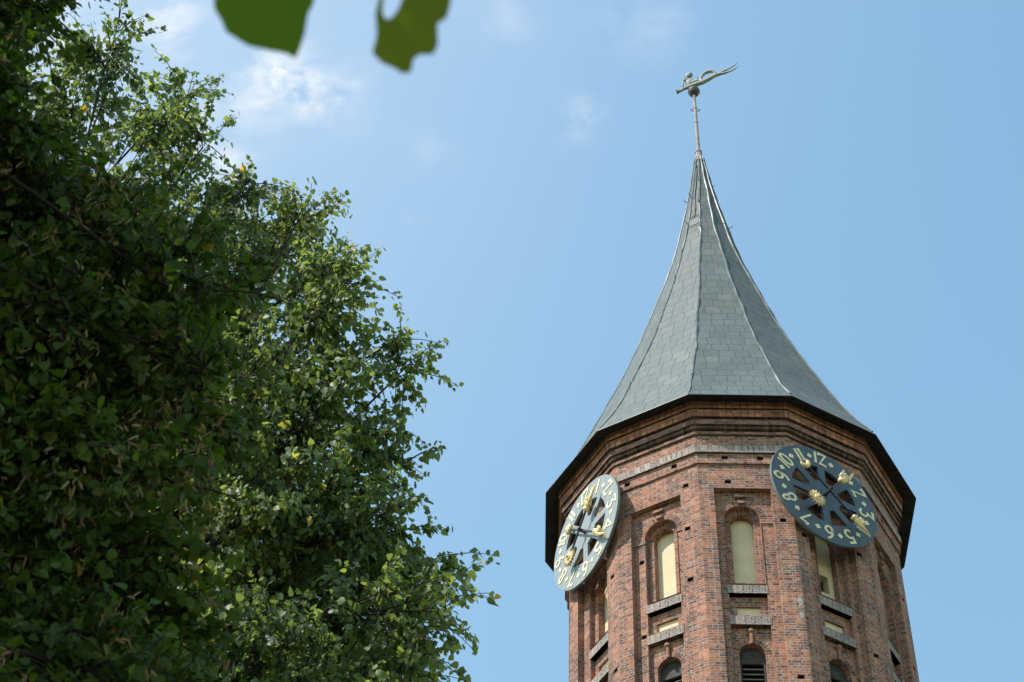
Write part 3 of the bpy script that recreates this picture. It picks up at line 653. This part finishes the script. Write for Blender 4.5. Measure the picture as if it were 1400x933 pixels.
def make_clock(k, uc, zc, dc, label, ho):
    n, t = frame(k); C0 = FP(k, uc, zc, dc); Z = Vector((0, 0, 1)); RR = 1.97; DM = 'dial_glare' if k == 0 else 'dial'
    root = obj_empty('tower_clock', C0 - n*0.08)
    tag(root, label, 'clock', 'clock dials under the eave of the church tower')
    P = lambda x, y, d=0: C0+t*x+Z*y+n*d
    dl = MB(); circ = [(RR*math.cos(2*math.pi*i/72), RR*math.sin(2*math.pi*i/72)) for i in range(72)]
    loops = [circ]; ri, rh, hw_ = 1.20, 0.60, 0.13
    for j in range(8):
        a0, a1 = math.pi/4*j, math.pi/4*(j+1)
        eo, ei = math.asin(hw_/ri), math.asin(hw_/rh)
        l = [(ri*math.cos(a0+eo+(a1-a0-2*eo)*i/8), ri*math.sin(a0+eo+(a1-a0-2*eo)*i/8)) for i in range(9)]
        l += [(rh*math.cos(a1-ei), rh*math.sin(a1-ei)), (rh*math.cos(a0+ei), rh*math.sin(a0+ei))]
        loops.append(l)
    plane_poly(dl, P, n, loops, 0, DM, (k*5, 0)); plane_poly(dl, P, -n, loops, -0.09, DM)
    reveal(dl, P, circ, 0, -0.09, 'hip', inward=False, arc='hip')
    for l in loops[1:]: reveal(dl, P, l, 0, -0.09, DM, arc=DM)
    dial = dl.build('dial', root)
    # brackets to the wall
    for a in (45, 135, 225, 315):
        x, y = 1.0*math.cos(R(a)), 1.45*math.sin(R(a))
        br = MB(); br.box(P(x, y, -0.09-(dc+0.0)/2+0.0), t, Z, n, (0.07, 0.07, dc-0.03), 'iron'); br.build('mounting_bracket', root)
    br = MB(); br.box(P(0, 0, -0.09-dc/2-0.2), t, Z, n, (0.12, 0.12, dc+0.4), 'iron')
    br.build('mounting_bracket', root)
    for h in range(1, 13):
        a = R(90-30*h); rad = Vector((math.cos(a), math.sin(a))); tan = Vector((math.sin(a), -math.cos(a)))
        H = 0.50; r0 = 1.345; txt = str(h); nm = MB()
        xs = {1: [0], 2: [-0.25, 0.25]}[len(txt)]
        if txt == '11': xs = [-0.16, 0.16]
        if txt == '12': xs = [-0.36, 0.16]
        if txt == '10': xs = [-0.32, 0.14]
        for ch, x0 in zip(txt, xs):
            for st in GL[ch]:
                pp = [(rad*(r0+y*H)+tan*((x+x0)*H*1.0)) for x, y in st]
                ribbon(nm, P, [(p.x, p.y) for p in pp], 0.078, 0, 0.02, 'cream')
        nm.build('numeral', dial)
        a2 = R(90-30*h-15); c = Vector((math.cos(a2), math.sin(a2)))*1.60; rd = c.normalized(); tg = Vector((rd.y, -rd.x)); s = 0.105
        dm = MB(); q = [c+rd*s, c+tg*s, c-rd*s, c-tg*s]
        plane_poly(dm, P, n, [[(p.x, p.y) for p in q]], 0.018, 'cream'); reveal(dm, P, [(p.x, p.y) for p in q], 0, 0.018, 'cream', inward=False, arc='cream')
        dm.build('diamond_mark', dial)
    def hand(name, deg, h, tail, grip, tip, tail_kind):
        a = R(90-deg); rd = Vector((math.cos(a), math.sin(a))); tg = Vector((rd.y, -rd.x))
        Q = lambda r, s, dd=0: P(rd.x*r+tg.x*s, rd.y*r+tg.y*s, h+dd)
        RD = t*rd.x+Z*rd.y; TG = t*tg.x+Z*tg.y
        rod = MB(); rod.tube([Q(-tail, 0), Q(grip, 0)], [0.034, 0.034], 'iron', 8); rod.tube([P(0, 0, 0), P(0, 0, h+0.06)], [0.07, 0.05], 'iron', 10)
        hn = rod.build(name, root)
        f = MB()                                            # a gilded fist with a long pointing finger and draped cuff
        f.ellipsoid(Q(grip+0.02, 0), (RD, TG, n), (0.17, 0.13, 0.11), 'gold', lump=0.12)
        f.ellipsoid(Q(grip-0.16, 0), (RD, TG, n), (0.10, 0.12, 0.11), 'gold')
        for i, s in enumerate((-0.09, -0.02, 0.06)):
            f.ellipsoid(Q(grip+0.14, s, 0.05), (RD, TG, n), (0.085, 0.042, 0.07), 'gold', 10, 7)
        f.ellipsoid(Q(grip+0.05, -0.15, 0.05), (RD, TG, n), (0.13, 0.05, 0.05), 'gold', 10, 7)
        L_ = tip-grip
        f.tube([Q(grip+0.08, 0.08, .02), Q(grip+0.35*L_, 0.085, .03), Q(grip+0.7*L_, 0.05, .02), Q(tip, 0.02, 0)], [0.07, 0.06, 0.045, 0.015], 'gold', 10)
        f.build('pointing_fist', hn)
        e = MB()
        if tail_kind == 'sun':
            m_ = 16; o_l = []
            for i in range(2*m_):
                r_ = 0.31 if i % 2 == 0 else 0.17
                b = math.pi*i/m_; o_l.append((-tail+r_*math.cos(b), r_*math.sin(b)))
            Pq = lambda x, y, dd: Q(x, y, dd)
            plane_poly(e, Pq, n, [o_l], 0.03, 'gold'); plane_poly(e, Pq, -n, [o_l], -0.03, 'gold'); reveal(e, Pq, o_l, -0.03, 0.03, 'gold', inward=False, arc='gold')
            e.ellipsoid(Q(-tail, 0, 0.03), (RD, TG, n), (0.125, 0.125, 0.06), 'gold')
            e.ellipsoid(Q(-tail, 0, 0.11), (RD, TG, n), (0.045, 0.03, 0.035), 'gold', 8, 6)
            for s in (-0.05, 0.05): e.ellipsoid(Q(-tail+0.04, s, 0.095), (RD, TG, n), (0.02, 0.028, 0.02), 'gold', 8, 6)
            e.build('sun_ornament', hn)
        else:
            pts = [(-tail+0.0+0.15*math.cos(R(b)), 0.15*math.sin(R(b))) for b in range(-120, 121, 20)]
            rr = [0.012, 0.035, 0.055, 0.07, 0.08, 0.085, 0.088, 0.085, 0.08, 0.07, 0.055, 0.035, 0.012]
            e.tube([Q(x, y) for x, y in pts], rr, 'gold', 9)
            e.build('crescent_ornament', hn)
    hand('hour_hand', 39, ho+0.06, 0.95, 0.86, 1.55, 'sun')
    hand('minute_hand', 132, ho-0.04, 1.16, 1.30, 1.88, 'moon')
    return root
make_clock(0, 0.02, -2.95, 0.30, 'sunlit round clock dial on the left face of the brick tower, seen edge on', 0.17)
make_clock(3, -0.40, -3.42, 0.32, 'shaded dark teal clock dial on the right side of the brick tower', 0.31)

# a small weed on the sill of the middle window
wd = MB(); base = FP(2, WOFF[2]-0.20, -7.16, D3+0.14)
M['weed'] = stained('dry_weed', (0.05, 0.055, 0.02), (0.14, 0.12, 0.04), 20, 0.9)
for i in range(60):
    a = random.uniform(0, 2*math.pi); l = random.uniform(.08, .26)
    p = base+Vector((random.uniform(-.09, .09), random.uniform(-.03, .03), 0))
    q = p+Vector((math.cos(a)*l*.7, math.sin(a)*l*.25-.03, l*.7))
    wd.tube([p, (p+q)/2+Vector((0, 0, .03)), q], [0.008, 0.007, .003], 'weed', 3)
    s = random.uniform(.02, .045); wd.ellipsoid(q, (Vector((1, 0, 0)), Vector((0, 1, 0)), Vector((0, 0, 1))), (s, s*.4, s*.7), 'weed', 5, 4)
w_o = wd.build('weed', origin=base); tag(w_o, 'small dry weed growing on the sill of the middle blind window', 'plant')

# ------------------------------------------------------------------ trees
def leaf_mat(name, ramp_stops, trans=0.35, rough=0.42, tr_mul=(1.3, 1.7, 0.5), spec=0.5):
    m = bpy.data.materials.new(name); m.use_nodes = True; t = m.node_tree; L = t.links.new
    b = t.nodes['Principled BSDF']; o = t.nodes['Material Output']
    at_ = N(t, 'ShaderNodeAttribute', attribute_name='tone'); r = ramp(t, ramp_stops); L(at_.outputs['Fac'], r.inputs[0])
    L(r.outputs[0], b.inputs['Base Color']); b.inputs['Roughness'].default_value = rough; b.inputs['Specular IOR Level'].default_value = spec
    tl = N(t, 'ShaderNodeBsdfTranslucent'); mu = N(t, 'ShaderNodeMixRGB', blend_type='MULTIPLY'); mu.inputs[0].default_value = 1; mu.use_clamp = False
    L(r.outputs[0], mu.inputs[1]); mu.inputs[2].default_value = (*tr_mul, 1); L(mu.outputs[0], tl.inputs['Color'])
    mx = N(t, 'ShaderNodeMixShader'); mx.inputs[0].default_value = trans; L(b.outputs[0], mx.inputs[1]); L(tl.outputs[0], mx.inputs[2]); L(mx.outputs[0], o.inputs['Surface'])
    return m
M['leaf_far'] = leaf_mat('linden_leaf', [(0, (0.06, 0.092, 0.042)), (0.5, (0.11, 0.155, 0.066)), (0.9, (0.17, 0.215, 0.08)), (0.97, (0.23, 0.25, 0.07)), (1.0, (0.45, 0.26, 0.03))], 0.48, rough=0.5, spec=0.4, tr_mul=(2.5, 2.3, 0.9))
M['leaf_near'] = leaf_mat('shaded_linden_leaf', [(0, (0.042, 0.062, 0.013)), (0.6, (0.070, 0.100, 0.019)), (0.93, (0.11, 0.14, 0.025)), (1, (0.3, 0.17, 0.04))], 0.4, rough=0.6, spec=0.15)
M['bract'] = leaf_mat('dry_linden_bract', [(0, (0.20, 0.10, 0.045)), (0.5, (0.26, 0.17, 0.075)), (1, (0.36, 0.30, 0.15))], 0.35, 0.7, (1, .9, .6))
M['fgleaf'] = leaf_mat('broad_green_leaf', [(0, (0.085, 0.145, 0.008)), (1, (0.13, 0.15, 0.025))], 0.65, tr_mul=(3.2,3.0,.7), spec=.2)
M['bark'] = stained('dark_bark', (0.016, 0.013, 0.011), (0.042, 0.034, 0.028), 6.0, 0.95, bump=0.5)
LEAF = np.array([(0, 0, 0), (-.40, .16, .06), (-.36, .58, .05), (0, 1.08, -.05), (.36, .58, .05), (.40, .16, .06)])
LF = [(0, 3, 2, 1), (0, 5, 4, 3)]
BR = np.array([(0, 0, 0), (-.10, .25, .03), (-.09, .8, -.02), (0, 1.05, -.1), (.09, .8, -.02), (.10, .25, .03)])
def np_mesh(name, V, F, mname, parent, tone=None, origin=(0, 0, 0), smooth=False):
    me = bpy.data.meshes.new(name); nF = len(F); k = F.shape[1]
    me.vertices.add(len(V)); me.vertices.foreach_set('co', (V-np.array(origin)).astype(np.float32).ravel())
    me.loops.add(nF*k); me.loops.foreach_set('vertex_index', F.astype(np.int32).ravel())
    me.polygons.add(nF); me.polygons.foreach_set('loop_start', np.arange(0, nF*k, k, dtype=np.int32)); me.polygons.foreach_set('loop_total', np.full(nF, k, dtype=np.int32))
    me.update(calc_edges=True)
    if tone is not None:
        a = me.attributes.new('tone', 'FLOAT', 'FACE'); a.data.foreach_set('value', tone.astype(np.float32))
    if smooth: me.polygons.foreach_set('use_smooth', np.ones(nF, dtype=bool))
    me.materials.append(M[mname])
    o = bpy.data.objects.new(name, me); sc.collection.objects.link(o); o.location = origin
    if parent: o.parent = parent; o.matrix_parent_inverse = Matrix.Translation(parent.location).inverted()
    return o
def unit(a): return a/np.maximum(np.linalg.norm(a, axis=1, keepdims=True), 1e-9)
def leaves(P, DIR, size, tmpl):
    n = len(P); d = unit(DIR); nr = unit(rng.normal(size=(n, 3)) + np.array([0, 0, .5]))
    side = unit(np.cross(d, nr)); nr = np.cross(side, d)
    V = P[:, None, :] + size[:, None, None]*(tmpl[None, :, 0, None]*side[:, None, :] + tmpl[None, :, 1, None]*d[:, None, :] + tmpl[None, :, 2, None]*nr[:, None, :])
    m_ = len(tmpl); b = np.arange(n)*m_
    F = np.concatenate([b[:, None]+np.array(f)[None] for f in LF], 1).reshape(-1, 4)
    return V.reshape(-1, 3), F
def tubes(paths, r0, r1, ns=4):                            # paths (n, m, 3)
    n, m_, _ = paths.shape
    d = np.gradient(paths, axis=1); d = d/np.maximum(np.linalg.norm(d, axis=2, keepdims=True), 1e-9)
    ref = np.array([0.31, 0.22, 0.6]); a = np.cross(d, ref); a /= np.maximum(np.linalg.norm(a, axis=2, keepdims=True), 1e-9); b = np.cross(d, a)
    tt = np.linspace(0, 1, m_)[None, :, None]; r = (np.asarray(r0).reshape(-1, 1, 1)*(1-tt)+np.asarray(r1).reshape(-1, 1, 1)*tt)
    V = np.stack([paths + r*(a*math.cos(2*math.pi*j/ns)+b*math.sin(2*math.pi*j/ns)) for j in range(ns)], 2)   # n,m,ns,3
    idx = np.arange(n*m_*ns).reshape(n, m_, ns); nx = np.roll(idx, -1, 2)
    F = np.stack([idx[:, :-1], nx[:, :-1], nx[:, 1:], idx[:, 1:]], -1).reshape(-1, 4)
    return V.reshape(-1, 3), F
def bez(p0, p1, p2, m_): 
    t = np.linspace(0, 1, m_)[None, :, None]
    return (1-t)**2*p0[:, None]+2*t*(1-t)*p1[:, None]+t*t*p2[:, None]
def make_tree(root, base, crown_c, blobs, leaf_size, twig_len, lmat, trunk_r, bract=None, droop=0.7, per_twig=18, limb_r=0.07):
    """blobs: (centre, radius, number of twigs)"""
    base = np.array(base); crown_c = np.array(crown_c); BV, BF, off = [], [], 0
    TV, TF, toff = [], [], 0
    tr = bez(base[None], ((base+crown_c)/2+np.array([.2, -.15, 0]))[None], crown_c[None], 14)
    V, F = tubes(tr, [trunk_r], [trunk_r*0.45], 12); TV.append(V)
    trunk = np_mesh('trunk', V, F, 'bark', root, smooth=True)
    LV, LFc, LT, LO = [], [], [], 0; QV, QF, QT, QO = [], [], [], 0
    for bb_ in blobs:
        c, rad, nt_ = bb_[:3]; bf = bb_[3] if len(bb_) > 3 else 1.0
        c = np.array(c)
        s = rng.uniform(0.35, 0.95); p0 = base+(crown_c-base)*s; c_end = c+(p0-c)*min(.5, rad*.8/np.linalg.norm(p0-c))
        p1 = (p0+c)/2+rng.normal(scale=.3, size=3)+np.array([0, 0, .1])
        lb = bez(p0[None], p1[None], c_end[None], 12)
        lb += np.cumsum(rng.normal(scale=.012, size=lb.shape), 1)*np.linspace(0, 1, 12)[None, :, None]
        V, F = tubes(lb, [limb_r], [limb_r*.18], 6); BV.append(V); BF.append(F+off); off += len(V)
        # branchlets from along the end of the limb
        nb = max(4, int(nt_/9))
        dirs = unit(rng.normal(size=(nb, 3))+np.array([0, 0, .25]))
        q0 = lb[0, rng.integers(8 if rad > .5 else 10, 12, nb)]; q2 = c+dirs*rad*rng.uniform(.45, .82, (nb, 1)); q1 = (q0+q2)/2+np.array([0, 0, .1*rad])
        bb = bez(q0, q1, q2, 6); V, F = tubes(bb, np.full(nb, limb_r*.16), np.full(nb, .003), 4); BV.append(V); BF.append(F+off); off += len(V)
        # twigs
        pick = rng.integers(0, nb, nt_); fr = rng.uniform(.25, 1, nt_)
        ii = np.clip(np.rint(fr*5).astype(int), 0, 5); t0 = bb[pick, ii]
        out = unit(t0-c+1e-6)*0.7+unit(bb[pick, 5]-bb[pick, 0])*.5+rng.normal(scale=.55, size=(nt_, 3)); out = unit(out)
        tl = twig_len*rng.uniform(.6, 1.25, (nt_, 1))
        t2 = t0+out*tl+np.array([0, 0, -.22])*tl; t1 = t0+out*tl*.55+np.array([0, 0, .10])*tl
        tw = bez(t0, t1, t2, 5); V, F = tubes(tw, np.full(nt_, .006), np.full(nt_, .0025), 3); BV.append(V); BF.append(F+off); off += len(V)
        # leaves
        fr = rng.uniform(.12, 1.03, (nt_, per_twig)); fr[:, 0] = 1.0
        t_ = fr[..., None]
        P = ((1-t_)**2*t0[:, None]+2*t_*(1-t_)*t1[:, None]+t_*t_*t2[:, None]).reshape(-1, 3)
        P = P+rng.normal(scale=leaf_size*.38, size=P.shape)
        o2 = np.repeat(out, per_twig, 0)
        DIR = o2*.45+np.array([0, 0, -droop])+rng.normal(scale=.30, size=P.shape)
        sz = leaf_size*rng.uniform(.5, 1.2, len(P))
        V, F = leaves(P, DIR, sz, LEAF); LV.append(V); LFc.append(F+LO); LO += len(V)
        tone = np.clip(rng.normal(.42, .2, len(P))+rng.normal(0, .1), 0, .96); tone[rng.random(len(P)) < .0015] = 1
        LT.append(np.repeat(tone, 2))
        if bract:
            nc = int(len(P)*bract/6*rng.random()*1.6*bf)+1; sel = rng.integers(0, len(P), nc)
            Pb = np.repeat(P[sel]+rng.normal(scale=.03, size=(nc, 3)), 6, 0)+rng.normal(scale=.022, size=(nc*6, 3))
            Db = np.array([0, 0, -.9])+np.repeat(rng.normal(scale=.35, size=(nc, 3)), 6, 0)+rng.normal(scale=.4, size=Pb.shape)
            V, F = leaves(Pb, Db, leaf_size*rng.uniform(.6, 1.1, len(Pb)), BR); QV.append(V); QF.append(F+QO); QO += len(V); QT.append(np.repeat(rng.random(len(Pb)), 2))
    np_mesh('branches', np.concatenate(BV), np.concatenate(BF), 'bark', root)
    cr = np_mesh('crown', np.concatenate(LV), np.concatenate(LFc), lmat, root, np.concatenate(LT))
    if bract: np_mesh('seed_bracts', np.concatenate(QV), np.concatenate(QF), 'bract', cr, np.concatenate(QT))
    return len(LO if False else np.concatenate(LT))//2
# the farther, sunlit tree
HD = 12.0
def blob(px, py, rpx, hd, dens, jitter=.0):
    h = hd+jitter; p = at(px, py, h); dist = (p-CAM).length; r = rpx/F_PX*dist
    return (tuple(p), r, max(6, int(dens*r*r)))
far_base = Vector((-5.2, 13.4, 0)); far = obj_empty('linden_tree', far_base)
tag(far, 'tall sunlit linden tree with bright heart shaped leaves against the sky', 'tree')
FB = [(150, 70, 55), (120, 130, 70), (225, 150, 60), (180, 220, 85), (90, 230, 90), (275, 290, 70), (335, 260, 42), (385, 320, 62), (445, 350, 36), (415, 295, 26), (340, 370, 95), (240, 340, 95), (430, 420, 62), (475, 355, 22), (400, 470, 85),
      (485, 520, 58), (552, 500, 32), (430, 560, 90), (525, 580, 36), (330, 520, 105), (540, 650, 44), (460, 660, 90), (390, 640, 95), (500, 720, 75), (575, 770, 46), (606, 810, 28), (560, 830, 80), (575, 905, 36), (500, 850, 100), (420, 780, 105), (480, 950, 110), (545, 940, 56), (390, 900, 115), (300, 620, 110),
      (300, 740, 120), (290, 870, 125), (200, 470, 130), (100, 380, 140), (180, 640, 150), (60, 560, 150), (170, 820, 150), (50, 760, 150), (60, 920, 150), (30, 150, 90), (400, 1050, 150), (560, 1040, 100), (240, 1060, 160), (80, 1100, 170),
      (460, 400, 50), (262, 128, 42), (283, 185, 32), (405, 315, 40), (535, 700, 40), (530, 755, 60), (604, 872, 36), (515, 612, 42), (520, 470, 34), (-120, 250, 170), (-130, 520, 180), (-150, 800, 200), (-120, 1050, 200), (610, 1120, 120), (480, 1200, 160)]
fb = []
for (x, y, r) in FB:
    small = r < 60
    fb.append(blob(x, y, r*0.80, HD, 850 if small else (430 if y < 450 else 560), random.uniform(-.5, .5) if small else random.uniform(-.8, .8)))
    if r >= 95 and -50 < x and y < 1000: fb.append(blob(x+20, y-30, r*0.9, HD, 420, 1.6))
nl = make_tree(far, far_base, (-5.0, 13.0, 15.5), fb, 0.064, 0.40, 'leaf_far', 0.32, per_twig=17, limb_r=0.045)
print('far leaves', nl)
# the nearer tree, seen from the shade under its crown
near_base = Vector((-6.4, 3.0, 0)); near = obj_empty('linden_tree', near_base)
tag(near, 'nearer linden tree in dark shade with brownish seed bracts, at the left edge', 'tree')
NB = [(10, 40, 70), (70, 10, 50), (15, 160, 85), (70, 250, 75), (0, 300, 110), (150, 320, 75), (225, 370, 65), (275, 400, 40), (110, 430, 110), (240, 470, 75), (285, 520, 50), (270, 580, 60), (150, 560, 115), (20, 480, 130), (190, 650, 95), (60, 680, 130), (20, 830, 150), (150, 800, 110), (200, 900, 90), (90, 960, 150), (250, 1010, 90), (-60, 120, 110),
      (-160, 60, 150), (-200, 300, 180), (-180, 560, 180), (-200, 800, 200), (-100, 1050, 200), (100, 1150, 160), (-60, -120, 130), (-200, -200, 200), (30, -110, 55)]
nb_ = []
for (x, y, r) in NB:
    bf = 1.5 if x >= 100 and y < 720 else 0.35
    nb_.append(blob(x, y, r*.85, 5.6, 1900, random.uniform(-.3, .3)) + (bf,))
    if r >= 70: nb_.append(blob(x-25, y-20, r*.9, 6.7, 900, random.uniform(-.2, .4)) + (bf,))
for i in range(46):                                        # the rest of the crown, over and beside the camera
    th = random.uniform(0, 2*math.pi); rr = 3.9*math.sqrt(random.random()); z = random.uniform(8.0, 14.5)
    p = Vector((-5.9+rr*math.cos(th), 3.2+rr*math.sin(th), z))
    if math.degrees(math.atan2(p.x, p.y)) > -38 and p.y > 0: continue
    nb_.append((tuple(p), 1.25, 170))
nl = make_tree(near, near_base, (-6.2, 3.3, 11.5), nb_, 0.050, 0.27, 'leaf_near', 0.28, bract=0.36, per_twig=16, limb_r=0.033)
print('near leaves', nl)

# ------------------------------------------------------------------ blurred twig close to the lens
def at_s(px, py, s): return CAM + ray(px, py)*s
tw0 = at_s(420, -150, 1.6)
twig = obj_empty('leafy_twig', tw0)
tag(twig, 'blurred twig hanging into the top edge with two broad green leaves', 'twig')
tb = MB(); pth = [at_s(700, -190, 1.62), at_s(560, -175, 1.6), tw0, at_s(250, -160, 1.7), at_s(0, -250, 2.3), at_s(-350, -420, 3.6), Vector((-2.6, 2.4, 6.6)), Vector((-5.0, 2.9, 8.4))]
tb.tube(pth, [0.0025, 0.003, 0.0035, 0.004, .006, .01, .016, .03], 'bark', 8); tb.build('stem', twig)
def fg_leaf(outline, s, stalk_to, tone=0.4, bend=0.01, hole=None):
    pts = [(x, y+7) for x, y in outline]; no = len(pts); hp = [(x, y+7) for x, y in (hole or [])]
    cx = sum(p[0] for p in pts)/len(pts); cy = sum(p[1] for p in pts)/len(pts)
    lm = bpy.data.meshes.new('leaf'); V = []
    pn_ = (_fw*1.0 + RT*0.25 - UP*0.35).normalized(); pc_ = at_s(cx, cy, s)
    def P3(x, y):
        d = ray(x, y); return CAM + d*((pc_-CAM).dot(pn_)/d.dot(pn_))
    loops = [pts]+([hp] if hp else []); tris = tessellate_polygon([[Vector((x, y, 0)) for x, y in l] for l in loops]); allp = pts+hp
    mbq = MB(); nrm = -_fw
    for q in tris:
        mbq.face([P3(*allp[i]) for i in q], [(0, 0)]*3, 'fgleaf', nrm)
        mbq.face([P3(*allp[i])+_fw*0.0006 for i in q], [(0, 0)]*3, 'fgleaf', -nrm)
    for i in range(len(pts)):
        a, b = pts[i], pts[(i+1) % len(pts)]
        mbq.face([P3(*a), P3(*b), P3(*b)+_fw*.0006, P3(*a)+_fw*.0006], [(0, 0)]*4, 'fgleaf')
    o = mbq.build('leaf', twig)
    ta = o.data.attributes.new('tone', 'FLOAT', 'FACE'); ta.data.foreach_set('value', [tone]*len(o.data.polygons))
    top = min(pts, key=lambda p: p[1])
    st = MB(); st.tube([P3(*top), (P3(*top)+stalk_to)/2+Vector((0, 0, .004)), stalk_to], [0.001, 0.0011, 0.0012], 'fgleaf', 6)
    so = st.build('leaf_stalk', o); ta = so.data.attributes.new('tone', 'FLOAT', 'FACE'); ta.data.foreach_set('value', [.8]*len(so.data.polygons))
fg_leaf([(352, -118), (330, -106), (305, -70), (291, -30), (293, 5), (303, 22), (309, 37), (325, 47), (340, 56), (368, 62), (390, 66), (404, 73), (410, 60), (417, 38), (421, 12), (428, 0), (434, -28), (428, -70), (402, -104), (372, -114)], 1.6, tw0, .25)
fg_leaf([(560, -92), (532, -70), (516, -40), (519, -14), (513, 12), (515, 40), (509, 66), (522, 79), (540, 87), (550, 94), (562, 92), (565, 75), (573, 68), (592, 68), (599, 54), (598, 26), (611, 17), (616, -2), (617, -40), (598, -76), (574, -92)], 1.52, at_s(560, -175, 1.6), .9, hole=[(532, -34), (525, -12), (523, 10), (527, 19), (535, 18), (544, 6), (552, -14), (549, -30), (541, -37)])
